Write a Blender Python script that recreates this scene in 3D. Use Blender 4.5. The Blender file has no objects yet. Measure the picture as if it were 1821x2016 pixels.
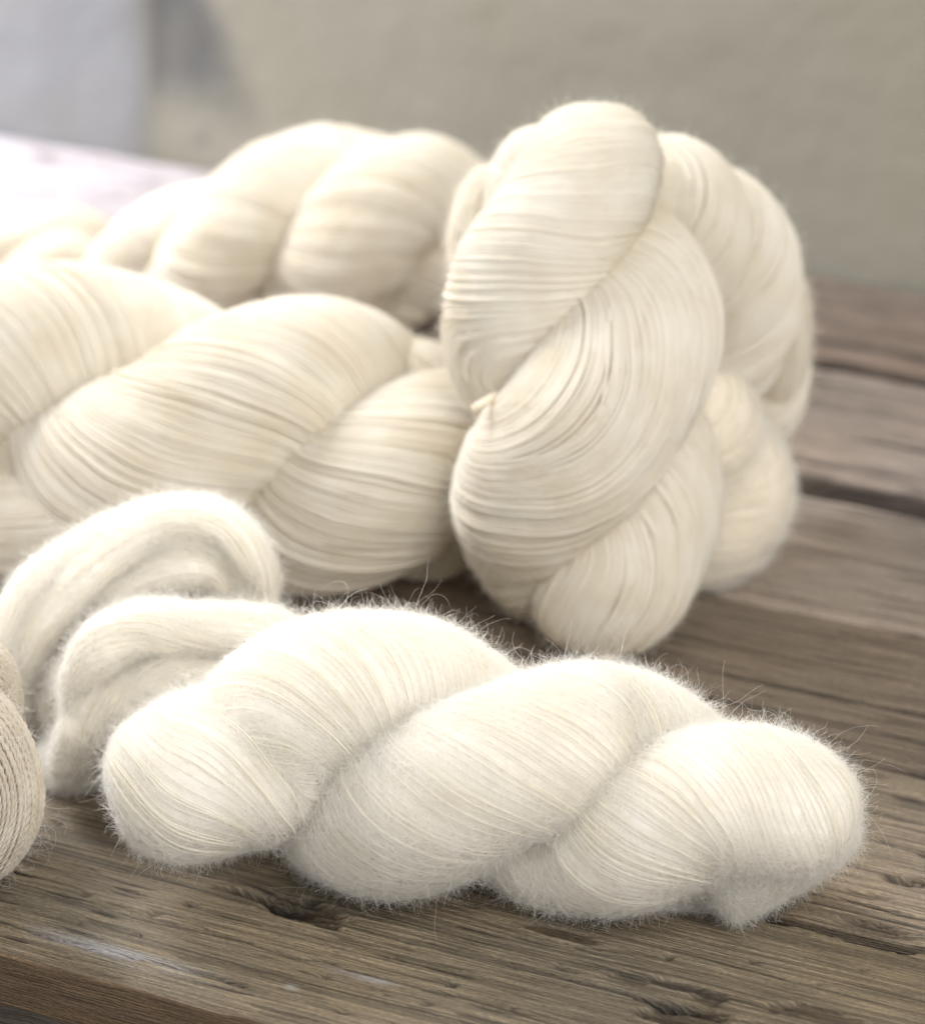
import bpy, math, random
import numpy as np
from mathutils import Vector

sc = bpy.context.scene
R = math.radians

# ------------------------------------------------------------------ camera
PITCH = R(26.0); FPX = 7500.0; CAM = np.array([0.0, -0.965, 0.5686])
cam_d = bpy.data.cameras.new('camera'); cam = bpy.data.objects.new('camera', cam_d)
sc.collection.objects.link(cam); sc.camera = cam
cam.location = CAM; cam.rotation_euler = (R(90) - PITCH, 0, 0)
cam_d.sensor_fit = 'VERTICAL'; cam_d.sensor_height = 36.0; cam_d.sensor_width = 36.0
cam_d.lens = FPX / 2016.0 * 36.0
cam_d.clip_start = 0.05; cam_d.clip_end = 50
cam_d.dof.use_dof = True; cam_d.dof.focus_distance = 1.053; cam_d.dof.aperture_fstop = 9.0
sc.render.resolution_x = 924; sc.render.resolution_y = 1024

# ------------------------------------------------------------------ world, lamps, exposure
w = bpy.data.worlds.new('World'); sc.world = w; w.use_nodes = True
bg = w.node_tree.nodes['Background']
bg.inputs[0].default_value = (0.93, 0.95, 1.0, 1); bg.inputs[1].default_value = 0.68

def area(name, loc, target, size, size_y, power, col):
    d = bpy.data.lights.new(name, 'AREA'); d.shape = 'RECTANGLE'; d.size = size; d.size_y = size_y
    d.energy = power; d.color = col
    o = bpy.data.objects.new(name, d); sc.collection.objects.link(o)
    o.location = loc
    o.rotation_euler = (Vector(target) - Vector(loc)).to_track_quat('-Z', 'Y').to_euler()
    return o
area('window_light', (-0.50, 0.63, 0.70), (0.0, 0.05, 0.0), 0.50, 0.40, 20.5, (0.97, 0.975, 1.0))
area('back_left_fill', (-0.50, 0.60, 0.20), (-0.22, 0.55, 0.0), 0.20, 0.20, 2.0, (0.98, 0.95, 1.0))  # small added lamp, low down, to brighten the far-left tabletop
area('front_fill', (0.7, -1.1, 1.3), (0.0, 0.05, 0.0), 1.2, 1.0, 28.5, (1.0, 0.985, 0.955))  # added soft fill from the front right, out of view
sc.view_settings.view_transform = 'Standard'; sc.view_settings.look = 'None'
sc.view_settings.exposure = 0.0; sc.view_settings.gamma = 1.0
sc.cycles.use_denoising = True
sc.cycles.max_bounces = 10; sc.cycles.diffuse_bounces = 5; sc.cycles.transmission_bounces = 6
sc.cycles.sample_clamp_indirect = 6.0
try:
    sc.cycles_curves.shape = 'THICK'; sc.cycles_curves.subdivisions = 2
except Exception: pass

# ------------------------------------------------------------------ helpers
rng = np.random.default_rng(7)
cp, sp = math.cos(PITCH), math.sin(PITCH)
def rays(px, py):
    a = (np.asarray(px, float) - 910.5) / FPX; b = (1008.0 - np.asarray(py, float)) / FPX
    return np.stack([a, cp + b * sp, -sp + b * cp], -1)
def at(px, py, Y):                                      # point seen there, at depth Y in the room
    d = rays(px, py); k = (np.asarray(Y, float) - CAM[1]) / d[..., 1]
    return CAM + d * k[..., None]
def ground(px, py):
    d = rays(px, py); k = -CAM[2] / d[..., 2]
    return CAM + d * k[..., None]

def hash2(ix, iy, seed):
    h = (ix.astype(np.int64) * 374761393 + iy.astype(np.int64) * 668265263 + seed * 1274126177) & 0xffffffff
    h = ((h ^ (h >> 13)) * 1274126177) & 0xffffffff
    return ((h ^ (h >> 16)) & 0xffffff) / float(0xffffff)
def vn(x, y, seed=0, per=0):                            # value noise, -1..1
    x, y = np.broadcast_arrays(np.asarray(x, float), np.asarray(y, float))
    ix = np.floor(x); iy = np.floor(y); fx = x - ix; fy = y - iy
    fx = fx * fx * (3 - 2 * fx); fy = fy * fy * (3 - 2 * fy)
    a0 = ix; a1 = ix + 1
    if per: a0 = np.mod(a0, per); a1 = np.mod(a1, per)
    v = (hash2(a0, iy, seed) * (1 - fx) + hash2(a1, iy, seed) * fx) * (1 - fy) + \
        (hash2(a0, iy + 1, seed) * (1 - fx) + hash2(a1, iy + 1, seed) * fx) * fy
    return v * 2 - 1
def fbm(x, y, seed=0, o=4):
    s = 0; a = 1; t = 0
    for k in range(o):
        s = s + a * vn(x * 2 ** k, y * 2 ** k, seed + 17 * k); t += a; a *= .5
    return s / t
def sstep(a, b, x):
    t = np.clip((x - a) / (b - a), 0, 1); return t * t * (3 - 2 * t)

def tag(o, label=None, cat=None, group=None, kind=None):
    for k, v in (('label', label), ('category', cat), ('group', group), ('kind', kind)):
        if v: o[k] = v
    return o
def empty(name, loc):
    o = bpy.data.objects.new(name, None); o.empty_display_size = .02
    sc.collection.objects.link(o); o.location = loc; return o
def link(o, parent):
    sc.collection.objects.link(o)
    if parent is not None:
        o.parent = parent
        p = parent; off = Vector((0, 0, 0))
        while p is not None: off += p.location; p = p.parent
        o.location = -off
    return o
def grid_mesh(name, P, mat, parent, closed_u=False, attrs=None):
    """P: (n, m, 3) grid; closed_u wraps the second axis."""
    n, m = P.shape[:2]
    i = np.arange(n - 1)[:, None]; j = np.arange(m if closed_u else m - 1)[None, :]
    jn = (j + 1) % m
    f = np.stack([i * m + j, i * m + jn, (i + 1) * m + jn, (i + 1) * m + j], -1).reshape(-1, 4)
    me = bpy.data.meshes.new(name)
    me.vertices.add(n * m); me.vertices.foreach_set('co', P.reshape(-1).astype(np.float32))
    me.loops.add(f.size); me.loops.foreach_set('vertex_index', f.reshape(-1).astype(np.int32))
    me.polygons.add(len(f)); me.polygons.foreach_set('loop_start', np.arange(0, f.size, 4, dtype=np.int32))
    me.update(calc_edges=True); me.validate()
    me.polygons.foreach_set('use_smooth', np.ones(len(me.polygons), bool))
    for k, v in (attrs or {}).items():
        if v.ndim == 3:
            at_ = me.attributes.new(k, 'FLOAT_COLOR', 'POINT')
            c = np.concatenate([v.reshape(-1, 3), np.ones((n * m, 1))], 1)
            at_.data.foreach_set('color', c.reshape(-1).astype(np.float32))
        else:
            at_ = me.attributes.new(k, 'FLOAT', 'POINT'); at_.data.foreach_set('value', v.reshape(-1).astype(np.float32))
    me.materials.append(mat)
    return link(bpy.data.objects.new(name, me), parent)
def curves_obj(name, P, rad, mat, parent, kind='stuff'):
    """P: (N, n, 3), rad (N, n) or scalar"""
    N, n = P.shape[:2]
    cu = bpy.data.hair_curves.new(name); cu.add_curves([n] * N)
    cu.attributes['position'].data.foreach_set('vector', P.reshape(-1).astype(np.float32))
    r = np.broadcast_to(rad, (N, n)).reshape(-1).astype(np.float32)
    a = cu.attributes.get('radius') or cu.attributes.new('radius', 'FLOAT', 'POINT')
    a.data.foreach_set('value', r)
    cu.materials.append(mat)
    o = link(bpy.data.objects.new(name, cu), parent)
    if kind: o['kind'] = kind
    return o

# ------------------------------------------------------------------ materials
def new_mat(name):
    m = bpy.data.materials.new(name); m.use_nodes = True
    nt = m.node_tree; nt.nodes.clear(); out = nt.nodes.new('ShaderNodeOutputMaterial')
    return m, nt, out
def wool(name, col, col2, trans=.35, scale=60.):
    m, nt, out = new_mat(name); N = nt.nodes; L = nt.links
    tc = N.new('ShaderNodeTexCoord'); nz = N.new('ShaderNodeTexNoise'); nz.inputs['Scale'].default_value = scale
    nz.inputs['Detail'].default_value = 4
    L.new(tc.outputs['Object'], nz.inputs['Vector'])
    mx = N.new('ShaderNodeMix'); mx.data_type = 'RGBA'
    mx.inputs[6].default_value = (*col, 1); mx.inputs[7].default_value = (*col2, 1)
    mr = N.new('ShaderNodeMapRange'); mr.inputs[1].default_value = .35; mr.inputs[2].default_value = .65
    L.new(nz.outputs[0], mr.inputs[0]); L.new(mr.outputs[0], mx.inputs[0])
    d = N.new('ShaderNodeBsdfDiffuse'); t = N.new('ShaderNodeBsdfTranslucent'); ms = N.new('ShaderNodeMixShader')
    L.new(mx.outputs[2], d.inputs[0]); L.new(mx.outputs[2], t.inputs[0])
    ms.inputs[0].default_value = trans; L.new(d.outputs[0], ms.inputs[1]); L.new(t.outputs[0], ms.inputs[2])
    L.new(ms.outputs[0], out.inputs[0]); return m
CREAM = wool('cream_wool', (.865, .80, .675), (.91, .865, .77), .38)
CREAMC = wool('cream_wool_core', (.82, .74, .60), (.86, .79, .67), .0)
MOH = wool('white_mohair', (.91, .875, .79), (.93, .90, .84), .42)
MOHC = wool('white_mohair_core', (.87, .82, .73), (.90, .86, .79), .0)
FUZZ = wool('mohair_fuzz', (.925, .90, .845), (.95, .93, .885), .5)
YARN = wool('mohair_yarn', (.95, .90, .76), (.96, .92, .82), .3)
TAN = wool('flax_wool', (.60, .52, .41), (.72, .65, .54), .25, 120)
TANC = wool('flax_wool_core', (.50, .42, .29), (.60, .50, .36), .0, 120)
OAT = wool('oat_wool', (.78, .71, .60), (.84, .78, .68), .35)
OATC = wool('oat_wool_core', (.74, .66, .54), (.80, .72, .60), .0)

def wood_mat():
    m, nt, out = new_mat('weathered_wood'); N = nt.nodes; L = nt.links
    ca = N.new('ShaderNodeAttribute'); ca.attribute_name = 'tint'
    uv = N.new('ShaderNodeAttribute'); uv.attribute_name = 'plank_uv'
    mp = N.new('ShaderNodeVectorMath'); mp.operation = 'MULTIPLY'; mp.inputs[1].default_value = (45, 1900, 1)
    L.new(uv.outputs['Vector'], mp.inputs[0])
    nz = N.new('ShaderNodeTexNoise'); nz.inputs['Scale'].default_value = 1; nz.inputs['Detail'].default_value = 5
    L.new(mp.outputs[0], nz.inputs['Vector'])
    mp2 = N.new('ShaderNodeVectorMath'); mp2.operation = 'MULTIPLY'; mp2.inputs[1].default_value = (500, 2600, 1)
    L.new(uv.outputs['Vector'], mp2.inputs[0])
    nz2 = N.new('ShaderNodeTexNoise'); nz2.inputs['Scale'].default_value = 1; nz2.inputs['Detail'].default_value = 3
    L.new(mp2.outputs[0], nz2.inputs['Vector'])
    mr = N.new('ShaderNodeMapRange'); mr.inputs[1].default_value = .3; mr.inputs[2].default_value = .7
    mr.inputs[3].default_value = .42; mr.inputs[4].default_value = 1.5; L.new(nz.outputs[0], mr.inputs[0])
    mr2 = N.new('ShaderNodeMapRange'); mr2.inputs[1].default_value = .3; mr2.inputs[2].default_value = .7
    mr2.inputs[3].default_value = .68; mr2.inputs[4].default_value = 1.28; L.new(nz2.outputs[0], mr2.inputs[0])
    mu = N.new('ShaderNodeMath'); mu.operation = 'MULTIPLY'; L.new(mr.outputs[0], mu.inputs[0]); L.new(mr2.outputs[0], mu.inputs[1])
    vm = N.new('ShaderNodeVectorMath'); vm.operation = 'SCALE'
    L.new(ca.outputs['Color'], vm.inputs[0]); L.new(mu.outputs[0], vm.inputs['Scale'])
    bs = N.new('ShaderNodeBsdfPrincipled'); L.new(vm.outputs[0], bs.inputs['Base Color'])
    gl = N.new('ShaderNodeMapRange'); gl.inputs[3].default_value = .48; gl.inputs[4].default_value = .75
    L.new(nz.outputs[0], gl.inputs[0]); L.new(gl.outputs[0], bs.inputs['Roughness'])
    bs.inputs['Specular IOR Level'].default_value = .45
    bp = N.new('ShaderNodeBump'); bp.inputs['Strength'].default_value = .8; bp.inputs['Distance'].default_value = .0006
    L.new(mu.outputs[0], bp.inputs['Height']); L.new(bp.outputs[0], bs.inputs['Normal'])
    L.new(bs.outputs[0], out.inputs[0]); return m
WOOD = wood_mat()

# ------------------------------------------------------------------ table planks
ALPHA = 25.1
def frame(a):
    a = R(a); return np.array([math.cos(a), -math.sin(a), 0]), np.array([math.sin(a), math.cos(a), 0])
EU, EV = frame(ALPHA)
def uvof(px, py):                                       # plank coordinates of a point on the table
    g = ground(px, py); return np.stack([g @ EU, g @ EV], -1)
def plank(parent, v0, v1, u0, u1, nu, nv, base, knots=(), cracks=(), holes=0, seed=0, dz=0., rot=0., th=.022,
          edge=.004, stains_glare=(), gr=.00035, pale=0., edgetint=None, pits=()):
    """one board: top surface with worn grooves, knots and checks, rolled-over edges"""
    wv = v1 - v0
    s = np.linspace(-edge * .9 - th, wv + edge * .9 + th, nv + 30)
    inner = np.linspace(0, wv, nv); lo = -np.linspace(.0004, 1, 15) ** 1.5 * (edge + th)
    s = np.concatenate([lo[::-1], inner, wv - lo])
    u = np.linspace(u0, u1, nu)
    U, S = np.meshgrid(u, s, indexing='ij')
    V = v0 + S
    # stream function: the grain flows round the knots
    psi = V + .0024 * fbm(U * 4, V * 6, seed + 3, 3) + .0012 * vn(U * 22, V * 40, seed + 5)
    kn = np.zeros_like(U); ring = np.zeros_like(U)
    for (ku, kv, rk, el) in knots:
        du = (U - ku) / el; dv = V - kv; r2 = du * du + dv * dv
        psi = psi - dv * rk * rk * 1.3 / (r2 + rk * rk * .25)
        rr = np.sqrt(r2) / rk * (1 + .12 * vn(np.arctan2(dv, du) * 2, rk * 900 + 0 * du, seed))
        kn = np.maximum(kn, 1 - sstep(.75, 1.15, rr)); ring = ring + (1 - sstep(.9, 1.6, rr)) * (.5 + .5 * np.cos(rr * 14))
    g = fbm(psi / .0019, U * 3, seed + 11, 4); g2 = vn(psi / .0007, U * 9, seed + 23)
    late = sstep(.14, .34, g)                                     # hard dark latewood lines
    pit = sstep(.35, .8, vn(psi / .0010, U * 60, seed + 31)) * sstep(-.1, .5, fbm(U * 8, V * 30, seed + 37, 2))
    H = gr * (.9 * g + .6 * g2) - .0006 * pit
    H -= .0005 * kn * (1 + ring)
    dark = .32 * late + .28 * sstep(.25, .55, -g2) + .6 * pit
    low = fbm(U * 7, V * 22, seed + 41, 4); low2 = fbm(U * 14 + 5, V * 16, seed + 43, 3)
    crk = np.zeros_like(U)
    for (cu0, cu1, cv, cw, cd, rag) in cracks:
        c0 = v0 + cv + .0045 * rag * fbm(U * 16, 0 * U, seed + 51, 4) + .0008 * vn(U * 120, 0 * U, seed + 52)
        env = sstep(cu0, cu0 + .03, U) * (1 - sstep(cu1 - .03, cu1, U))
        ww = cw * env * (1 + .6 * vn(U * 45, 0 * U + cv * 700, seed + 53)) + 1e-6
        k = np.exp(-((V - c0) / ww) ** 2) * (env > .02)
        H -= cd * k; crk = np.maximum(crk, k)
    hol = np.zeros_like(U)
    rr_ = np.random.default_rng(seed + 77)
    for _ in range(holes):
        hu = rr_.uniform(u0, u1); hv = rr_.uniform(v0, v1); hr = rr_.uniform(.0005, .0013)
        k = np.exp(-(((U - hu) / 1.7) ** 2 + (V - hv) ** 2) / hr ** 2); hol = np.maximum(hol, k)
    H -= .0018 * hol
    # edges
    e0 = sstep(0, edge, S + .0015 * fbm(U * 30, 0 * U, seed + 61, 3)); e1 = sstep(0, edge, wv - S + .0015 * fbm(U * 30, 0 * U + 9, seed + 63, 3))
    H -= .0016 * ((1 - e0) + (1 - e1)) + .0006 * np.abs(vn(U * 50, S * 200, seed)) * ((1 - e0) + (1 - e1))
    H -= .0008 * sstep(-.2, .8, low)
    X = np.clip(S, 0, wv); drop = np.where(S < 0, -S, np.where(S > wv, S - wv, 0))
    side = np.where(S < 0, -1, np.where(S > wv, 1, 0))
    X = X + side * (1 - np.exp(-drop / .0006)) * .0004 + side * .0004 * vn(U * 40, drop * 90, seed + 71) * (drop > 0)
    Z = dz + H * (drop < .003) - .0016 * (drop >= .003) - drop
    Hq = 0 * H; pk = 0 * H
    b = np.array(base)
    col = b * (1 + .22 * low[..., None])
    col = col * (1 + low2[..., None] * np.array([.05, .0, -.08]))
    col = col * (1 - np.clip(dark, 0, .85)[..., None])
    col = col * (1 - kn[..., None] * np.array([.45, .52, .58])) * (1 - .35 * ring[..., None] * kn[..., None])
    for (qx, qy, ql, qh, qd, qs) in pits:
        quv = uvof(qx, qy); qe = uvof(qx + ql / 2, qy + ql * .12); lu = abs(qe[0] - quv[0]); lv = qh / 2 / 7200 / .5
        dv = V - quv[1] - .0012 * vn(U * 60, 0 * U, seed + int(qx)) ; r = np.sqrt(((U - quv[0]) / lu) ** 2 + (dv / lv) ** 2) + .45 * fbm(U * 160, V * 420, seed + 95, 3)
        k = 1 - sstep(.75, 1.1, r); Hq = Hq - qd * k; pk = np.maximum(pk, k * qs)
    col = col * (1 - pk[..., None] * np.array([.78, .82, .85]) * (.8 + .2 * g2[..., None]))
    col = col * (1 - .8 * crk[..., None]) * (1 - .75 * hol[..., None])
    if edgetint is not None:
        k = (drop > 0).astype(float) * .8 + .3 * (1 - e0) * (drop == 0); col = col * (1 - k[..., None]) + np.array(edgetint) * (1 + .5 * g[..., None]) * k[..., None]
    else:
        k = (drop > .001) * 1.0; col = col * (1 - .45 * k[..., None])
    for (su, sv, ru, rv, sc_, am) in stains_glare:
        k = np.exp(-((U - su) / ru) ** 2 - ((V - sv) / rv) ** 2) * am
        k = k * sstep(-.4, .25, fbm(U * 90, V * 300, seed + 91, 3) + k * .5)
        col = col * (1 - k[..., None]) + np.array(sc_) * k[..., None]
    Z = dz + H + Hq - drop
    eu, ev = frame(ALPHA + rot)
    P = U[..., None] * eu + (v0 + X)[..., None] * ev; P[..., 2] = Z
    col = np.clip(col, .008, .9)
    return grid_mesh('plank', P, WOOD, parent, attrs={'tint': col, 'plank_uv': np.stack([U, V, 0 * U + seed], -1)})

table = empty('wooden_table', (0, 0, -.02))
tag(table, 'weathered grey brown wooden table made of wide planks under all the yarn', 'table')
def vat(px, py): return float(uvof(px, py)[1])
V_front = vat(0, 1866); V_a = vat(1600, 1808); V_b = vat(1700, 1492); V_c = vat(1600, 1203)
V_d = vat(1600, 950); V_e = vat(1600, 712); V_w = vat(910, 414)
k1 = uvof(600, 1788); k2 = uvof(1150, 1850)
plank(table, V_front, V_a - .0024, -.40, .45, 760, 330, (.245, .192, .124), seed=1, holes=60, edge=.007, gr=.0004,
      knots=[(*uvof(1105, 1838), .0026, 4.5), (*uvof(1330, 2010), .003, 4.)],
      pits=[(600, 1788, 190, 40, .0030, .95), (470, 1758, 120, 14, .001, .6), (1330, 1940, 150, 18, .0014, .8), (1395, 1962, 70, 26, .0015, .8), (1230, 1925, 90, 14, .0008, .6),
            (1350, 2003, 170, 44, .0018, .8), (1620, 1995, 150, 26, .0015, .75), (1530, 1988, 60, 18, .0012, .8), (1590, 1812, 190, 18, .002, .85), (1740, 1848, 170, 26, .002, .85), (1150, 1868, 130, 5, .0006, .6),
            (885, 1941, 14, 9, .002, 1), (275, 1838, 14, 8, .002, 1), (1318, 1881, 18, 10, .0015, .9), (1480, 1896, 20, 8, .001, .8), (1610, 1935, 16, 8, .001, .8),
            (1010, 1985, 16, 8, .001, .8), (760, 1960, 14, 7, .001, .8), (1700, 1905, 16, 8, .001, .8), (1240, 2004, 16, 8, .001, .8), (160, 1815, 10, 7, .001, .8)],
      cracks=[(uvof(420, 1750)[0], uvof(680, 1790)[0], vat(570, 1778) - V_front, .0042, .0030, .5),
              (uvof(1180, 1960)[0], uvof(1500, 2000)[0], vat(1300, 1975) - V_front, .0016, .002, .8),
              (uvof(1450, 1900)[0], uvof(1600, 1940)[0], vat(1500, 1925) - V_front, .0022, .002, .6),
              (-.38, .0, .012, .0005, .0012, .5), (-.1, .3, .031, .0004, .001, .4), (.0, .45, .052, .0004, .001, .5)],
      stains_glare=[(*uvof(215, 1868), .022, .0035, (.40, .39, .40), .7), (*uvof(572, 1942), .0022, .0012, (.45, .44, .40), .6),
              (*uvof(720, 1925), .009, .0018, (.45, .45, .44), .6), (*uvof(130, 1790), .05, .010, (.17, .15, .11), .5)],
      edgetint=(.13, .075, .035), rot=0, th=.0105)
plank(table, V_a + .0022, V_b - .0014, -.45, .5, 560, 230, (.275, .213, .145), seed=2, holes=25, gr=.00035, dz=-.0004,
      pits=[(1700, 1760, 120, 12, .001, .7), (1720, 1820, 160, 12, .0015, .8), (1790, 1731, 90, 20, .003, .9)],
      cracks=[(uvof(1500, 1740)[0], .5, .012, .0006, .0015, .8), (uvof(1740, 1722)[0], .5, vat(1790, 1728) - V_a, .0022, .004, .4),
              (-.2, .4, .045, .0005, .001, .6)])
plank(table, V_b + .0012, V_c - .0005, -.5, .5, 420, 170, (.25, .19, .133), seed=3, holes=12, gr=.0004, dz=-.0002,
      cracks=[(.0, .3, .03, .0008, .0015, .7)], pits=[(1740, 1387, 80, 10, .001, .7), (1735, 1255, 200, 12, .001, .5), (1660, 1300, 100, 8, .0005, .5)])
plank(table, V_c + .0005, V_d - .0085, -.6, .55, 300, 130, (.37, .30, .24), seed=4, gr=.0005,
      cracks=[(.05, .3, .035, .001, .001, .7), (.05, .2, .02, .001, .001, .7)])
plank(table, V_d + .0075, V_e - .004, -.7, .6, 260, 110, (.31, .243, .192), seed=5, gr=.0006, dz=.001,
      cracks=[(.0, .6, .008, .0012, .0015, .5), (.0, .5, .03, .001, .001, .6)])
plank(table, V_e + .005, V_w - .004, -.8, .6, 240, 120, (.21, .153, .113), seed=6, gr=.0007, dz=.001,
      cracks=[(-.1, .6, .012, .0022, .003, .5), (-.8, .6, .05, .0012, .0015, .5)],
      stains_glare=[(-.42, V_w - .05, .22, .2, (.55, .51, .54), .9)])  # window glare on the back plank's left, painted into its colour
# board under the front edge
def apron():
    n, m = 700, 120
    u = np.linspace(-.42, .45, n); s = np.linspace(0, .09, m); U, S = np.meshgrid(u, s, indexing='ij')
    g = fbm((S + .003 * fbm(U * 5, S * 10, 5, 3)) / .004, U * 5, 88, 4)
    # a thin ledge, then the face falls away
    led = .0245
    Y = .018 - np.minimum(S, led) - np.clip(S - led, 0, 1) * .12; Zz = -.0185 - np.clip(S - led, 0, 1) - .0015 * fbm(U * 20, S * 0, 9, 4)
    Zz = Zz + .0007 * g * (S < led) ; Y = Y + .0009 * g
    P = U[..., None] * EU + (V_front + Y)[..., None] * EV; P[..., 2] = Zz
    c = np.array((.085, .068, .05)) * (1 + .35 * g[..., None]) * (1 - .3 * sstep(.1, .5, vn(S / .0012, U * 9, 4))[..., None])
    o = grid_mesh('front_rail', P, WOOD, table, attrs={'tint': np.clip(c, .01, 1), 'plank_uv': np.stack([U, S, 0 * U + 9], -1)})
    # back and bottom to make it a closed board
    return o
apron()

# ------------------------------------------------------------------ floor and wall
def wall():
    m, nt, out = new_mat('old_plaster'); N = nt.nodes; L = nt.links
    tc = N.new('ShaderNodeTexCoord')
    def noise(s, d=4, off=0.):
        n = N.new('ShaderNodeTexNoise'); n.inputs['Scale'].default_value = s; n.inputs['Detail'].default_value = d
        a = N.new('ShaderNodeVectorMath'); a.inputs[1].default_value = (off, off, off); L.new(tc.outputs['Object'], a.inputs[0])
        L.new(a.outputs[0], n.inputs['Vector']); return n.outputs[0]
    def ramp(src, a, b):
        r = N.new('ShaderNodeMapRange'); r.inputs[1].default_value = a; r.inputs[2].default_value = b; r.interpolation_type = 'SMOOTHSTEP'
        L.new(src, r.inputs[0]); return r.outputs[0]
    def mix(f, a, b):
        x = N.new('ShaderNodeMix'); x.data_type = 'RGBA'
        if isinstance(f, float): x.inputs[0].default_value = f
        else: L.new(f, x.inputs[0])
        for k, v in ((6, a), (7, b)):
            if isinstance(v, tuple): x.inputs[k].default_value = (*v, 1)
            else: L.new(v, x.inputs[k])
        return x.outputs[2]
    att = N.new('ShaderNodeAttribute'); att.attribute_name = 'tint'
    c = mix(ramp(noise(7), .42, .62), att.outputs['Color'], (.31, .28, .20))
    x = N.new('ShaderNodeMix'); x.data_type = 'RGBA'; x.inputs[0].default_value = .3
    L.new(att.outputs['Color'], x.inputs[6]); L.new(c, x.inputs[7])
    b = N.new('ShaderNodeBsdfPrincipled'); b.inputs['Roughness'].default_value = .9
    L.new(x.outputs[2], b.inputs['Base Color'])
    bp = N.new('ShaderNodeBump'); bp.inputs['Distance'].default_value = .003; bp.inputs['Strength'].default_value = .4
    L.new(noise(40, 6), bp.inputs['Height']); L.new(bp.outputs[0], b.inputs['Normal'])
    L.new(b.outputs[0], out.inputs[0])
    u = np.linspace(-1.2, 1.0, 420); z = np.linspace(-.7, 1.1, 340); U, Zc = np.meshgrid(u, z, indexing='ij')
    base = np.array((.31, .293, .243)) + 0 * U[..., None]
    # position of the old paint border and the scraped patch, in wall coordinates
    d = rays(np.array([287.]), np.array([100.]))[0]; k = (V_w - CAM @ EV) / (d @ EV); p = CAM + d * k; ub, zb = p @ EU, p[2]
    d = rays(np.array([450.]), np.array([100.]))[0]; k = (V_w - CAM @ EV) / (d @ EV); p2 = CAM + d * k; ue = p2 @ EU
    px = (ue - ub) / 163.
    edge = ub + .0025 * fbm(Zc * 20, 0 * U, 3, 3)
    left = 1 - sstep(edge - .006, edge + .006, U)
    base = base * (1 - left[..., None]) + np.array((.27, .275, .29)) * left[..., None]
    yy = (zb - Zc) / px + 100; xx = (U - ub) / px + 287            # wall drawn in units the size of the patch
    n = fbm(U * 18, Zc * 18, 12, 4)
    pat = sstep(0, 22, xx - 285) * (1 - sstep(-20, 60, xx - (385 + yy * .45) + 110 * n)) * (1 - sstep(90, 230, yy + 130 * n)) * (.75 + .25 * sstep(-.3, .2, fbm(U * 60, Zc * 60, 77, 3)))
    base = base * (1 - pat[..., None]) + np.array((.10, .105, .115)) * pat[..., None]
    mot = sstep(.0, .3, fbm(U * 40, Zc * 40, 19, 3)) * sstep(0, 20, xx - 290) * (1 - sstep(0, 60, xx - 460 + 60 * n)) * sstep(100, 160, yy)
    base = base * (1 - .75 * mot[..., None]) + np.array((.14, .14, .15)) * .75 * mot[..., None]
    rel = .002 * left + .0015 * fbm(U * 10, Zc * 10, 30, 4) - .0015 * pat
    P = U[..., None] * EU + (V_w - rel)[..., None] * EV; P[..., 2] = Zc
    o = grid_mesh('wall', P, m, None, attrs={'tint': base}); o['kind'] = 'structure'
wall()
def floor():
    m, nt, out = new_mat('dark_floor'); N = nt.nodes
    b = N.new('ShaderNodeBsdfPrincipled'); b.inputs['Base Color'].default_value = (.08, .07, .06, 1); b.inputs['Roughness'].default_value = .8
    nz = N.new('ShaderNodeTexNoise'); nz.inputs['Scale'].default_value = 6
    cr = N.new('ShaderNodeValToRGB'); cr.color_ramp.elements[0].color = (.05, .045, .04, 1); cr.color_ramp.elements[1].color = (.1, .09, .075, 1)
    nt.links.new(nz.outputs[0], cr.inputs[0]); nt.links.new(cr.outputs[0], b.inputs['Base Color'])
    nt.links.new(b.outputs[0], out.inputs[0])
    x = np.linspace(-3, 3, 4); X, Y = np.meshgrid(x, x, indexing='ij')
    o = grid_mesh('floor', np.stack([X, Y, 0 * X - .75], -1), m, None); o['kind'] = 'structure'
floor()
# legs and the underside of the table
leg_mat = WOOD
for (lu, lv) in ((-.35, .06), (.4, .06), (-.6, .5), (.5, .5)):
    a = np.linspace(0, 2 * np.pi, 5)[:-1] + np.pi / 4; prof = []
    for zz, ww in ((-.72, .0001), (-.72, .03), (-.05, .034), (-.026, .034), (-.026, .0001)):
        prof.append(np.stack([(lu + ww * 1.4 * np.cos(a)), (V_front + lv + ww * 1.4 * np.sin(a)), 0 * a + zz], -1))
    Pq = np.array(prof); Pw = Pq[..., :1] * EU + Pq[..., 1:2] * EV; Pw[..., 2] = Pq[..., 2]
    grid_mesh('leg', Pw, WOOD, table, closed_u=True, attrs={'tint': np.full(Pw.shape, .12), 'plank_uv': Pw * 1.0})

# ------------------------------------------------------------------ yarn bundles
VIEW = np.array([0., cp, -sp])
def catmull(K, t):
    K = np.asarray(K, float); n = len(K)
    if n == 2: return K[0] + (K[1] - K[0]) * t[:, None]
    E = np.vstack([2 * K[0] - K[1], K, 2 * K[-1] - K[-2]])
    s = t * (n - 1); i = np.clip(np.floor(s).astype(int), 0, n - 2); f = (s - i)[:, None]
    a, b, c, d = E[i], E[i + 1], E[i + 2], E[i + 3]
    return .5 * ((2 * b) + (c - a) * f + (2 * a - 5 * b + 4 * c - d) * f * f + (-a + 3 * b - 3 * c + d) * f ** 3)

def atz(px, py, z):
    d = rays(px, py); k = (np.asarray(z, float) - CAM[2]) / d[..., 2]
    return CAM + d * k[..., None]

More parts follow.
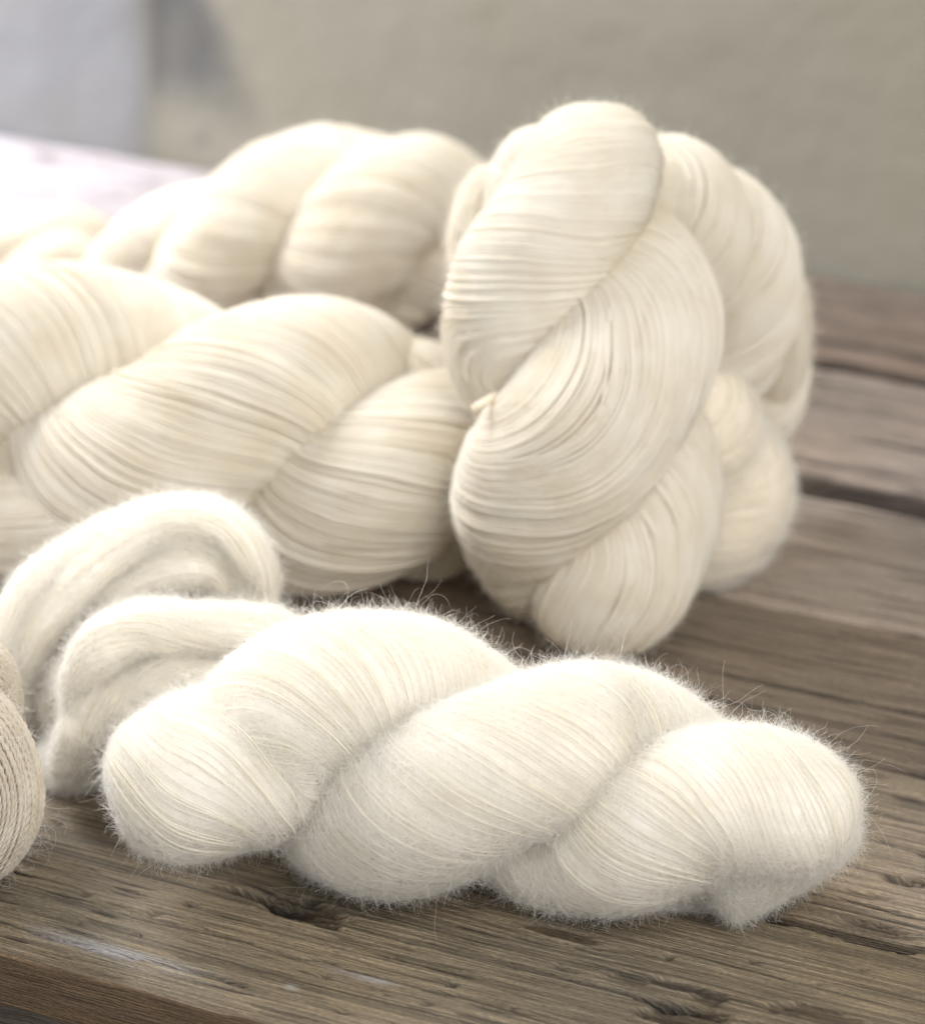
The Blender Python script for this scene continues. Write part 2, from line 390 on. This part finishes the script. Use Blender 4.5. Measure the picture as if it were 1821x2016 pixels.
class Bundle:
    """yarn wound in one lobe: spine points (px, py, Y, half-width, half-depth); `wide` = direction of the width"""
    def __init__(s, pts, wide=None, n=64, exp=2.3, twist=0., ends=(1., 1.), endpow=2., seed=0, floor=0.0008, bulge=0.):
        s.lump = .05; s.lumpt = 3.; s.slant = 1.
        pts = np.array(pts, float); s.seed = seed; s.exp = exp; s.twist = twist; s.floor = floor
        tau = np.linspace(0, 1, n); t = (1 - np.cos(np.pi * tau)) / 2; t = .55 * t + .45 * tau if False else t
        s.t = t; s.n = n; s.tw = twist * (t - .5)
        C = at(pts[:, 0], pts[:, 1], pts[:, 2]); sc_ = np.linalg.norm(C - CAM, axis=1) / FPX
        K = np.hstack([C, (pts[:, 3] * sc_)[:, None], (pts[:, 4] * sc_)[:, None]])
        Q = catmull(K, t); s.C = Q[:, :3]
        cap0 = np.clip(1 - (1 - np.clip(t / .5, 0, 1)) ** (endpow * 1), 0, 1) ** .5 if ends[0] else 1
        x = np.abs(2 * t - 1)
        prof = np.ones(n)
        p0 = (1 - np.clip(1 - 2 * t, 0, 1) ** endpow) ** .5; p1 = (1 - np.clip(2 * t - 1, 0, 1) ** endpow) ** .5
        prof = (p0 if ends[0] else 1) * (p1 if ends[1] else 1)
        s.wa = Q[:, 3] * prof; s.wb = Q[:, 4] * prof
        T = np.gradient(s.C, axis=0); T /= np.linalg.norm(T, axis=1)[:, None] + 1e-9
        rc = np.mean(s.C, axis=0) - CAM; D = rc / np.linalg.norm(rc); D = np.tile(D, (n, 1))
        if wide is None:
            W = np.cross(T, D); W /= np.linalg.norm(W, axis=1)[:, None]
            D = np.cross(W, T)
        else:
            wd = np.asarray(wide, float)
            if wd.ndim == 1: wd = np.tile(wd, (2, 1))
            wd = np.stack([np.interp(t, np.linspace(0, 1, len(wd)), wd[:, k]) for k in range(wd.shape[1])], 1)
            up = np.array([0, sp, cp]); W = wd[:, :1] * np.array([1., 0, 0]) - wd[:, 1:2] * up
            if wd.shape[1] > 2: W = W + wd[:, 2:3] * VIEW
            W /= np.linalg.norm(W, axis=1)[:, None]
        s.T, s.W, s.D = T, W, D
    def surf(s, th, rho, clampz=True):
        """th, rho: (N, n) -> points (N, n, 3)"""
        e = 2. / s.exp
        mm = np.mod(th / (2 * np.pi), 1.); rho = rho * (1 + s.lump * (vn(mm * 3, s.t * s.lumpt, s.seed + 201, per=3) + .6 * vn(mm * 7, s.t * s.lumpt * 2.2, s.seed + 202, per=7)))
        c, q = np.cos(th), np.sin(th)
        c = np.sign(c) * np.abs(c) ** e; q = np.sign(q) * np.abs(q) ** e
        P = s.C + (rho * s.wa * c)[..., None] * s.W - (rho * s.wb * q)[..., None] * s.D
        if clampz:
            z = P[..., 2] - s.floor; k = .004
            P[..., 2] = s.floor + np.where(z > 6 * k, z, k * np.log1p(np.exp(np.clip(z / k, -30, 30))) ) - 0
            P[..., 2] = np.maximum(P[..., 2] - k * .3 * np.exp(-np.abs(z) / k), s.floor)
        return P
    def furrow(s, th, tt, amp, K=14):
        m = np.mod(th / (2 * np.pi), 1.)
        f = vn(m * K, tt * 1.6, s.seed + 5, per=K); f2 = vn(m * K * 3, tt * 2.5, s.seed + 6, per=K * 3)
        f3 = vn(m * K * 9, tt * 4, s.seed + 8, per=K * 9)
        k = .3 + 1.25 * sstep(-.5, .8, vn(m * 3 + .5 * s.twist * tt, tt * (2 + .35 * abs(s.twist)), s.seed + 18)) if abs(s.twist) > 5 else 1.
        return amp * (.6 * f + .35 * f2 + .25 * f3) * k
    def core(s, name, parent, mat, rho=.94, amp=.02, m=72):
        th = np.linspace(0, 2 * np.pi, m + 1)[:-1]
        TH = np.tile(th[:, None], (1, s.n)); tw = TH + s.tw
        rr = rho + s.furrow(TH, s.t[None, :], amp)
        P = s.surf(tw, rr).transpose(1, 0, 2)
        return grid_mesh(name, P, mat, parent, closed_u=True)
    def strands(s, parent, mat, pitch=.0011, r=.00055, layers=2, amp=.04, wander=.05, name='yarn_strands', npt=None, K=14, jit=.006, wild=.02, ply=0, base=1., dip=0.):
        per = np.max(2 * np.pi * np.sqrt((s.wa ** 2 + s.wb ** 2) / 2)); N = int(per * min(1, s.slant * 1.3) / pitch)
        out = []
        g = np.random.default_rng(s.seed + 100)
        for l in range(layers):
            # even spacing along the perimeter
            q = (np.arange(N) + g.uniform(-.35, .35, N)) / N
            thd = np.linspace(0, 2 * np.pi, 721); i = s.n // 2
            p = np.stack([s.wa[i] * np.sign(np.cos(thd)) * np.abs(np.cos(thd)) ** (2 / s.exp), s.wb[i] * np.sign(np.sin(thd)) * np.abs(np.sin(thd)) ** (2 / s.exp)], 1)
            L = np.concatenate([[0], np.cumsum(np.linalg.norm(np.diff(p, axis=0), axis=1))]); th0 = np.interp(np.mod(q, 1) * L[-1], L, thd)
            TH = th0[:, None] + 0 * s.t[None, :]
            m = np.mod(TH / (2 * np.pi), 1)
            d = wander * vn(m * 6, s.t[None, :] * 2.2, s.seed + 31 + l, per=6) + wander * .5 * vn(m * 20, s.t[None, :] * 3, s.seed + 41 + l, per=20)
            d = d + wild * vn(np.arange(N)[:, None] * 7.3 + .5, s.t[None, :] * 2.5, s.seed + 43 + l)
            rr = base - .022 * l + s.furrow(TH, s.t[None, :], amp, K) + g.normal(0, jit, N)[:, None] + .6 * jit * vn(np.arange(N)[:, None] * 3.7, s.t[None, :] * 5, s.seed + 47)
            lo = (g.uniform(size=N) < .045)[:, None]
            d = d + lo * .16 * vn(np.arange(N)[:, None] * 4.1, s.t[None, :] * (3 + abs(s.twist) * .3), s.seed + 49)
            rr = rr + lo * .022 + .0035 * vn(np.arange(N)[:, None] * 9.7, s.t[None, :] * (22 + 2 * abs(s.twist)), s.seed + 52) + dip * vn(np.arange(N)[:, None] * 6.1, s.t[None, :] * (6 + abs(s.twist) * .5), s.seed + 53)
            out.append(s.surf(TH + d + s.tw, rr))
        P = np.concatenate(out)
        if ply:
            # each strand is two plies wound round each other
            seg = np.linalg.norm(np.diff(P, axis=1), axis=2); Ls = np.concatenate([np.zeros((len(P), 1)), np.cumsum(seg, 1)], 1)
            n2 = ply; P2 = np.empty((len(P), n2, 3)); A = np.empty((len(P), n2))
            for k in range(len(P)):
                li = np.linspace(0, Ls[k, -1], n2); A[k] = li
                for c in range(3): P2[k, :, c] = np.interp(li, Ls[k], P[k, :, c])
            T = np.gradient(P2, axis=1); T /= np.linalg.norm(T, axis=2)[..., None] + 1e-9
            B = np.cross(T, VIEW); B /= np.linalg.norm(B, axis=2)[..., None] + 1e-9; Cc = np.cross(T, B)
            ph = A / (r * 9) * 2 * np.pi / 1.0 + g.uniform(0, 6.28, len(P))[:, None]
            o1 = (np.cos(ph)[..., None] * B + np.sin(ph)[..., None] * Cc) * r * .45
            P = np.concatenate([P2 + o1, P2 - o1]); r = r * .62
        s.lastN = len(P)
        return curves_obj(name, P, r, mat, parent)
    def lines(s, parent, mat, N, r):
        """single yarns lying clear of the fuzz, in loose groups"""
        g = np.random.default_rng(s.seed + 500); cen = g.uniform(0, 2 * np.pi, 40)
        th0 = (cen[g.integers(0, 40, N)] + g.normal(0, .05, N))[:, None]; n2 = 150
        TH = th0 + .10 * vn(th0 * 2, s.t[None, :] * 2, s.seed + 3) + .03 * vn(np.arange(N)[:, None] * 5.3, s.t[None, :] * 4, s.seed + 4)
        rr = 1.013 + s.furrow(TH + 0 * s.t[None, :], s.t[None, :], .03) + .016 * vn(np.arange(N)[:, None] * 3.1, s.t[None, :] * 3.5, s.seed + 9)
        P = s.surf(TH + s.tw, rr); L = np.linspace(0, s.n - 1, n2); i = np.clip(L.astype(int), 0, s.n - 2); f = (L - i)[None, :, None]
        P = P[:, i] * (1 - f) + P[:, i + 1] * f
        k = np.arange(N)[:, None] * 11.7; tt = np.linspace(0, 1, n2)[None, :]
        for c in range(3): P[..., c] += .00022 * vn(k + c * 3.3, tt * 38, s.seed + 60 + c) + .0004 * vn(k + c, tt * 9, s.seed + 70 + c)
        P[..., 2] = np.maximum(P[..., 2], .0006)
        rad = r * (1 + .5 * vn(k, tt * 60, s.seed + 80))
        return curves_obj('loose_yarns', P, rad, mat, parent)
    def sample(s, N, g, zmin=.0015, facing=-.5):
        """random points on the surface with normal and strand direction"""
        cdf = np.cumsum(np.maximum(s.wa + s.wb, 1e-5) * np.linalg.norm(np.gradient(s.C, axis=0), axis=1) + 2e-7); cdf /= cdf[-1]
        M = int(N * 1.8)
        tt = np.interp(g.uniform(0, 1, M), cdf, np.arange(s.n)); th = g.uniform(0, 2 * np.pi, M)
        i = np.clip(tt.astype(int), 0, s.n - 2); f = tt - i
        G = np.linspace(0, 2 * np.pi, 97)
        TH = np.tile(G[:, None], (1, s.n)); S = s.surf(TH + s.tw, 1 + s.furrow(TH, s.t[None, :], .02))
        j = th / (2 * np.pi) * 96; jj = np.clip(j.astype(int), 0, 95); fj = (j - jj)[:, None]; fi = f[:, None]
        a, b, c, d = S[jj, i], S[jj, i + 1], S[jj + 1, i], S[jj + 1, i + 1]
        p = (a * (1 - fi) + b * fi) * (1 - fj) + (c * (1 - fi) + d * fi) * fj
        dt = (b - a) * (1 - fj) + (d - c) * fj; dth = (c - a) * (1 - fi) + (d - b) * fi
        nn = np.cross(dt, dth); ln = np.linalg.norm(nn, axis=1)
        nn /= ln[:, None] + 1e-12; cc = s.C[i]; sg = np.sign(np.einsum('ij,ij->i', nn, p - cc)); nn *= sg[:, None]
        dt /= np.linalg.norm(dt, axis=1)[:, None] + 1e-12
        ok = (ln > 1e-12) & (p[:, 2] > zmin) & (np.einsum('ij,j->i', nn, -VIEW) > facing)
        idx = np.nonzero(ok)[0][:N]
        return p[idx], nn[idx], dt[idx]

class Rope(Bundle):
    """one of the two ropes of a twisted hank. pts: (px, py, H, phase[, Y]) along the hank's axis; without Y it lies on the table"""
    def __init__(s, pts, k, side=1, n=170, twist=20., seed=0, af=.43, rf=.62, zf=.92, cap=.10, t0=0., t1=1., depth=1., floor=.0008, flat=1., rates=None):
        pts = np.array(pts, float); s.seed = seed; s.exp = 2.2; s.twist = twist; s.floor = floor; s.lump = .045; s.lumpt = 9.
        t = np.linspace(0, 1, n); s.t = t; s.n = n
        if pts.shape[1] > 4: C = at(pts[:, 0], pts[:, 1], pts[:, 4])
        else: C = atz(pts[:, 0], pts[:, 1], pts[:, 2] * 1.1 / FPX * zf)
        sc_ = np.linalg.norm(C - CAM, axis=1) / FPX
        # even steps along the axis
        tk = np.concatenate([[0], np.cumsum(np.linalg.norm(np.diff(C, axis=0), axis=1))]); tk /= tk[-1]
        Q0 = catmull(np.hstack([C, (pts[:, 2] * sc_)[:, None], pts[:, 3:4]]), np.linspace(0, 1, 400))
        L = np.concatenate([[0], np.cumsum(np.linalg.norm(np.diff(Q0[:, :3], axis=0), axis=1))]); L /= L[-1]
        Q = np.stack([np.interp(t, L, Q0[:, c]) for c in range(5)], 1)
        A, H, ph = Q[:, :3], Q[:, 3], Q[:, 4] - k
        rate = np.full(n, float(twist))
        if rates: rate = np.interp(ph, [q[0] for q in rates], [q[1] for q in rates])     # the strands' own twist changes along the rope
        s.tw = np.concatenate([[0], np.cumsum((rate[1:] + rate[:-1]) / 2 * np.diff(t))]); tmin = np.min(np.abs(rate)) if rates else abs(twist)
        T = np.gradient(A, axis=0); T /= np.linalg.norm(T, axis=1)[:, None]
        F = CAM - np.mean(A, axis=0); F /= np.linalg.norm(F); F = F - (T @ F)[:, None] * T; F /= np.linalg.norm(F, axis=1)[:, None]
        E = np.cross(F, T) * side
        e = np.minimum(t, 1 - t) / cap; ec = np.minimum(t - t0, t1 - t) / cap; prof = np.sqrt(np.clip(1 - (1 - np.clip(ec, 0, 1)) ** 2.4, 0, 1))
        a = af * H * (.35 + .65 * sstep(0, 1.6, e))
        s.C = A + (a * np.sin(np.pi * ph))[:, None] * E + (a * depth * np.cos(np.pi * ph))[:, None] * F
        r = rf * H * prof; s.wa = r; s.wb = r * flat
        Tr = np.gradient(s.C, axis=0); Tr /= np.linalg.norm(Tr, axis=1)[:, None] + 1e-12
        W = np.cross(Tr, F); W /= np.linalg.norm(W, axis=1)[:, None]
        s.T, s.W, s.D = Tr, W, -np.cross(Tr, W)
        if np.mean(np.einsum('ij,ij->i', s.D, F)) > 0: s.D = -s.D
        Lr = np.sum(np.linalg.norm(np.diff(s.C, axis=0), axis=1)); w_ = tmin * np.median(r) / Lr; s.slant = 1 / math.sqrt(1 + w_ * w_)

def hairs(parent, B, N, length, rad, mat, name='fuzz', lift=(.0, .25), spread=.6, curl=1.0, npt=7, seed=0, facing=-.45, off=0.0004, under=1.):
    g = np.random.default_rng(seed + B.seed * 13 + 5)
    p, nn, dt = B.sample(N, g, facing=facing); N = len(p)
    bt = np.cross(nn, dt)
    sg = np.where(g.uniform(size=N) < .5, -1, 1)[:, None]
    ang = g.normal(0, spread, N)[:, None]
    if under < 1:
        cl = .5 + .5 * vn(p[:, 0] * 110 + p[:, 2] * 60, p[:, 1] * 110 - p[:, 2] * 80, seed + 7); kp = g.uniform(size=N) < .25 + 1.1 * cl ** 1.6
        p, nn, dt, bt, sg, ang = (q[kp] for q in (p, nn, dt, bt, sg, ang)); N = len(p)
        kp = (nn[:, 2] > -.15) | (g.uniform(size=N) < under); p, nn, dt, bt, sg, ang = (q[kp] for q in (p, nn, dt, bt, sg, ang)); N = len(p)
    d = (dt * np.cos(ang) + bt * np.sin(ang)) * sg + nn * g.uniform(lift[0], lift[1], N)[:, None]
    d /= np.linalg.norm(d, axis=1)[:, None]
    L = np.minimum(g.lognormal(math.log(length), .45, N), length * 1.9); step = (L / (npt - 1))[:, None]
    ax = g.normal(size=(N, 3)); ax /= np.linalg.norm(ax, axis=1)[:, None]
    rate = g.normal(0, curl, N)[:, None] * (6. / npt)
    P = np.empty((N, npt, 3)); p = p + nn * g.uniform(-.5, 1., N)[:, None] * off
    for k in range(npt):
        P[:, k] = p; p = p + d * step
        d = d + np.cross(ax, d) * rate + g.normal(0, .10, (N, 3)) * curl; d /= np.linalg.norm(d, axis=1)[:, None]
        ax = ax + g.normal(0, .35, (N, 3)); ax /= np.linalg.norm(ax, axis=1)[:, None]
    P[..., 2] = np.maximum(P[..., 2], .0004 + .0006 * g.uniform(size=(N, 1)))
    rr = rad * g.uniform(.6, 1.3, N)[:, None] * np.linspace(1, .45, npt)[None, :]
    return curves_obj(name, P, rr, mat, parent)

_seed = [10]
def nxt(): _seed[0] += 1; return _seed[0]
def smooth_lobe(root, pts, wide=None, mat=CREAM, cmat=CREAMC, pitch=.0012, r=.00062, amp=.045, fuzz=900, twist=0., exp=2.3, ends=(1, 1), K=14, jit=.007, wander=.05, endpow=2., layers=2, n=56):
    b = pts if isinstance(pts, Bundle) else Bundle(pts, wide, seed=nxt(), twist=twist, exp=exp, ends=ends, endpow=endpow, n=n)
    c = b.core('lobe', root, cmat, rho=.93 - amp * .6, amp=amp)
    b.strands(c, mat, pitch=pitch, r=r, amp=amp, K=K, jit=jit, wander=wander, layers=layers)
    if fuzz:
        hairs(c, b, fuzz, .005, .00003, FUZZ, name='halo_hairs', lift=(0, .8), npt=6)
        hairs(c, b, fuzz * 8, .0045, .000045, mat, lift=(-.05, .35), spread=.4, curl=.3, npt=5, off=.0006)
    return b
def mohair_lobe(root, pts, wide=None, dens=1., n=64, twist=0., exp=2.3, ends=(1, 1), amp=.03, fly=1., K=10, endpow=2., yarn=1., mat=MOH, cmat=MOHC, fmat=FUZZ, lump=None):
    b = pts if isinstance(pts, Bundle) else Bundle(pts, wide, seed=nxt(), twist=twist, exp=exp, ends=ends, n=n, endpow=endpow)
    if lump: b.lump = lump; b.lumpt = 6.
    c = b.core('lobe', root, cmat, rho=.945, amp=amp)
    b.strands(c, mat, pitch=.0019 / yarn, r=.00024, layers=1, amp=amp, K=K, jit=.008, wander=.09, wild=.06, base=.974, dip=.022)
    hairs(c, b, int(50000 * dens), .0046, .000027, fmat, lift=(-.05, .2), spread=1.0, curl=.35, npt=7, off=.0015)
    b.lines(c, YARN, (26 if isinstance(b, Rope) else int(70 * min(1, .35 + dens * .5))), .00018)
    hairs(c, b, int(3300 * dens * fly), .0060, .000028, fmat, name='halo_hairs', lift=(.0, 1.0), spread=1.2, curl=.62, npt=13, seed=3, under=.35)
    hairs(c, b, int(520 * dens * fly), .011, .000030, fmat, name='long_hairs', lift=(.2, 1.4), spread=1.2, curl=.75, npt=20, seed=4, under=.2)
    return b

def skein(label, px, py, group=None, cat='yarn skein', name='yarn_skein'):
    g = ground(px, py); o = empty(name, (float(g[0]), float(g[1]), 0)); tag(o, label, cat, group); return o

# 1 front mohair skein
TW1 = -27.
TW7 = -42.; TW4 = -17.; TW5 = -20.
s1 = skein('fluffy white mohair skein twisted in three bulges, lying in front of all the others', 940, 1650, name='mohair_skein')
AX1 = [(228, 1545, 215, -.26), (345, 1500, 258, -.19), (560, 1450, 262, 0), (968, 1535, 256, 1), (1180, 1558, 232, 1.5), (1380, 1590, 222, 2), (1540, 1615, 215, 2.15), (1640, 1632, 180, 2.22)]
for k in (0, 1):
    mohair_lobe(s1, Rope(AX1, k, side=1, twist=TW1, seed=nxt(), t0=(0, .27)[k], t1=(1, .90)[k]), dens=2.4, amp=.016, fly=1.7)
mohair_lobe(s1, [(1120, 1640, -.030, 70, 90), (1220, 1690, -.036, 95, 115), (1340, 1745, -.042, 80, 95), (1450, 1808, -.053, 36, 40)], wide=(.45, -.89), dens=.45, exp=2.3, endpow=3, fly=.5)
mohair_lobe(s1, [(1430, 1560, -.050, 150, 100), (1510, 1640, -.056, 175, 118), (1525, 1725, -.060, 130, 85), (1456, 1822, -.0612, 26, 28)], wide=((.8, -.6), (.95, -.3), (.95, -.3)), dens=.8, exp=2.3, endpow=3, fly=.5)

# 2 mohair skein behind it on the left
s2 = skein('fluffy white mohair skein with an arched loop, between the front skein and the left edge', 250, 1500, name='mohair_skein')
mohair_lobe(s2, [(100, 1450, .045, 70, 100), (46, 1290, .05, 80, 110), (124, 1160, .058, 76, 110), (280, 1062, .062, 66, 110), (410, 1056, .062, 70, 110), (485, 1140, .06, 56, 100), (505, 1250, .055, 50, 90)], dens=.9, endpow=4, amp=.09, K=5, lump=.09)
mohair_lobe(s2, [(130, 1350, .048, 40, 80), (165, 1235, .052, 50, 90), (270, 1145, .055, 48, 90), (390, 1115, .056, 44, 90), (460, 1165, .056, 40, 80)], dens=.4, endpow=4, amp=.09, K=5, lump=.12)
mohair_lobe(s2, [(180, 1310, .075, 120, 120), (330, 1190, .078, 120, 120), (470, 1200, .078, 100, 110)], dens=.6, amp=.07, lump=.09)
mohair_lobe(s2, [(100, 1440, .035, 160, 140), (250, 1385, .032, 185, 150), (420, 1325, .03, 150, 150), (600, 1300, .03, 110, 140)], dens=.9, amp=.06, lump=.08, twist=.5)
mohair_lobe(s2, [(70, 1520, .022, 50, 60), (140, 1515, .022, 62, 80), (240, 1500, .022, 70, 90)], dens=.25)

mohair_lobe(s2, [(50, 1440, .040, 30, 40), (66, 1290, .040, 36, 40), (150, 1160, .046, 40, 45), (290, 1040, .052, 38, 45), (420, 1030, .052, 36, 45), (500, 1100, .050, 34, 45), (535, 1200, .050, 30, 40)], dens=.3, endpow=4, amp=.12, K=4, lump=.15, twist=3.)
mohair_lobe(s2, [(140, 1440, .012, 30, 40), (180, 1310, .012, 45, 50), (270, 1245, .014, 48, 50), (420, 1245, .016, 48, 50), (580, 1215, .016, 40, 45)], dens=.3, endpow=4, amp=.12, K=4, lump=.15, twist=3.)
mohair_lobe(s2, [(110, 1530, .004, 34, 40), (190, 1420, .006, 52, 50), (300, 1350, .010, 56, 50), (440, 1320, .010, 50, 50)], dens=.3, endpow=4, amp=.12, K=4, lump=.15, twist=-3.)

# 3 flax-coloured skein at the left edge
s3 = skein('beige tightly plied yarn skein cut off by the left edge, lowest one there', -60, 1640, cat='yarn skein')
for pts, tw in (([(-300, 1360, .0, 120, 140), (-190, 1375, -.004, 140, 170), (-50, 1390, -.006, 130, 130), (38, 1420, -.002, 90, 80)], 0.),):
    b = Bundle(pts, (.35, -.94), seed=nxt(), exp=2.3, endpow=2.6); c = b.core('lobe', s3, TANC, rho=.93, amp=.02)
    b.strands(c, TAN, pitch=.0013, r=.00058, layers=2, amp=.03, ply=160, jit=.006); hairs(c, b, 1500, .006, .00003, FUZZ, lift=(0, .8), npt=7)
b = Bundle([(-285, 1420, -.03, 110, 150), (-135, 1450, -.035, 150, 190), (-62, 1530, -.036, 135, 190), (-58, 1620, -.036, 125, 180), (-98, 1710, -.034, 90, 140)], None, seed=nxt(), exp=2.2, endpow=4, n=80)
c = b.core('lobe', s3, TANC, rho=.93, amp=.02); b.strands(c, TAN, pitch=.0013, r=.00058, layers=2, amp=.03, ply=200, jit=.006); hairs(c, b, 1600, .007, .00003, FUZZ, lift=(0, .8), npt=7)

# 4 big cream skein in the middle left
s4 = skein('large smooth cream skein lying behind the fluffy ones, running off the left side', 450, 1120)
AX4 = [(-340, 790, 260, -.7), (-125, 795, 280, 0), (415, 862, 292, 1), (815, 905, 262, 2), (960, 930, 150, 2.4)]
for k in (0, 1):
    smooth_lobe(s4, Rope(AX4, k, side=1, twist=TW4, seed=nxt()), amp=.030, K=12, fuzz=1800, pitch=.0010, r=.00052)
smooth_lobe(s4, [(-150, 1050, .170, 110, 150), (60, 1035, .165, 125, 170), (260, 1020, .160, 125, 170), (480, 1040, .165, 100, 140)], amp=.05, endpow=4, K=9, exp=2.4)
smooth_lobe(s4, [(760, 700, .195, 90, 140), (840, 800, .182, 115, 170), (858, 930, .174, 105, 170), (850, 1060, .170, 95, 155), (820, 1130, .174, 60, 110)], amp=.06, endpow=4, K=9, exp=2.4)

# 5 skein behind, middle
s5 = skein('cream skein of two leaning bulges in the back row, left of the tall standing skein', 620, 640)
AX5 = [(190, 545, 70, -1.1, .40), (290, 530, 105, -.7, .385), (480, 490, 172, 0, .365), (750, 442, 200, 1, .35), (890, 470, 150, 1.6, .345), (935, 500, 90, 1.8, .345)]
for k in (0, 1):
    smooth_lobe(s5, Rope(AX5, k, side=1, twist=TW5, seed=nxt()), amp=.05, K=10, fuzz=1200)
smooth_lobe(s5, [(740, 590, .345, 40, 60), (800, 608, .335, 36, 50), (838, 608, .335, 24, 40)], amp=.08, K=8, endpow=3, fuzz=0)

# 6 far left skein
s6 = skein('pale cream skein farthest back at the left edge, looped into a small arch', 100, 560)
smooth_lobe(s6, [(-120, 560, .43, 60, 80), (-20, 500, .43, 65, 90), (90, 460, .43, 52, 80), (180, 475, .43, 46, 80), (225, 540, .42, 40, 70)], amp=.07, K=7, endpow=3)
smooth_lobe(s6, [(20, 600, .40, 60, 70), (110, 525, .40, 58, 80), (200, 525, .40, 50, 70)], amp=.07, K=7, endpow=3)

# 7 tall standing skein
s7 = skein('tall cream skein standing upright in twisted coils, right of centre', 1150, 1280)
AX7 = [(1140, 1270, 100, -1.12, .108), (1150, 1160, 208, -.85, .114), (1160, 808, 270, 0, .124), (1125, 450, 226, .95, .150), (1128, 330, 195, 1.22, .163), (1140, 250, 120, 1.38, .172)]
RT7 = ([(-.42, -30.), (.14, 7.), (.6, 7.), (.9, -20.)], [(-2.2, 5.), (-.6, 7.), (-.4, -30.)])
for k in (0, 1):
    smooth_lobe(s7, Rope(AX7, k, side=-1, twist=TW7, seed=nxt(), rates=RT7[k], n=220), amp=.024, jit=.006, K=12, fuzz=1800, pitch=.0010, r=.00055)
smooth_lobe(s7, [(1180, 500, .172, 60, 90), (1250, 420, .170, 100, 120), (1320, 320, .175, 70, 90)], amp=.10, K=7, endpow=3)
smooth_lobe(s7, [(975, 330, .19, 40, 70), (945, 410, .185, 42, 80), (932, 490, .185, 42, 80), (960, 590, .19, 40, 70)], amp=.10, K=7, endpow=3)
# the thin tie round it and its loose end
def thread(root, pts, r, name, mat=CREAM, ns=60):
    pts = np.array(pts, float); K = at(pts[:, 0], pts[:, 1], pts[:, 2]); P = catmull(K, np.linspace(0, 1, ns))
    # built as a mesh tube
    T = np.gradient(P, axis=0); T /= np.linalg.norm(T, axis=1)[:, None]; B = np.cross(T, VIEW); B /= np.linalg.norm(B, axis=1)[:, None]; Cc = np.cross(T, B)
    a = np.linspace(0, 2 * np.pi, 9)[:-1]; rr = r * (1 + .15 * np.sin(np.arange(ns) * 1.3))
    G = P[:, None] + rr[:, None, None] * (np.cos(a)[None, :, None] * B[:, None] + np.sin(a)[None, :, None] * Cc[:, None])
    return grid_mesh(name, G, mat, root, closed_u=True)
thread(s7, [(1003, 768, .118), (978, 778, .110), (955, 790, .104), (934, 802, .100)], .0011, 'tie_end')

# 8 skein leaning behind it
s8 = skein('cream skein leaning behind the tall one, curving down its upper right side', 1480, 1000)
AX8 = [(1220, 350, 90, -.6, .20), (1360, 430, 160, 0, .198), (1450, 620, 135, .9, .200), (1470, 780, 110, 1.5, .205), (1450, 870, 60, 1.8, .205)]
for k in (0, 1):
    smooth_lobe(s8, Rope(AX8, k, side=-1, twist=-12., seed=nxt(), n=120), amp=.07, K=9, fuzz=600)
smooth_lobe(s8, [(1440, 440, .215, 40, 90), (1515, 560, .21, 58, 110), (1540, 700, .21, 50, 110), (1510, 830, .21, 42, 90)], amp=.07, endpow=4, K=8)

# 9 fluffy oat skein behind
s9 = skein('soft fluffy cream skein lying low on the planks behind the tall skein, at its right', 1440, 1160, name='mohair_skein')
AX9 = [(1340, 790, 70, -.7, .180), (1400, 870, 140, 0, .172), (1405, 1060, 138, 1, .162), (1400, 1160, 80, 1.5, .160)]
for k in (0, 1):
    mohair_lobe(s9, Rope(AX9, k, side=-1, twist=-10., seed=nxt(), n=110), dens=.5, fly=.5, mat=OAT, cmat=OATC, amp=.05)
print('script done')
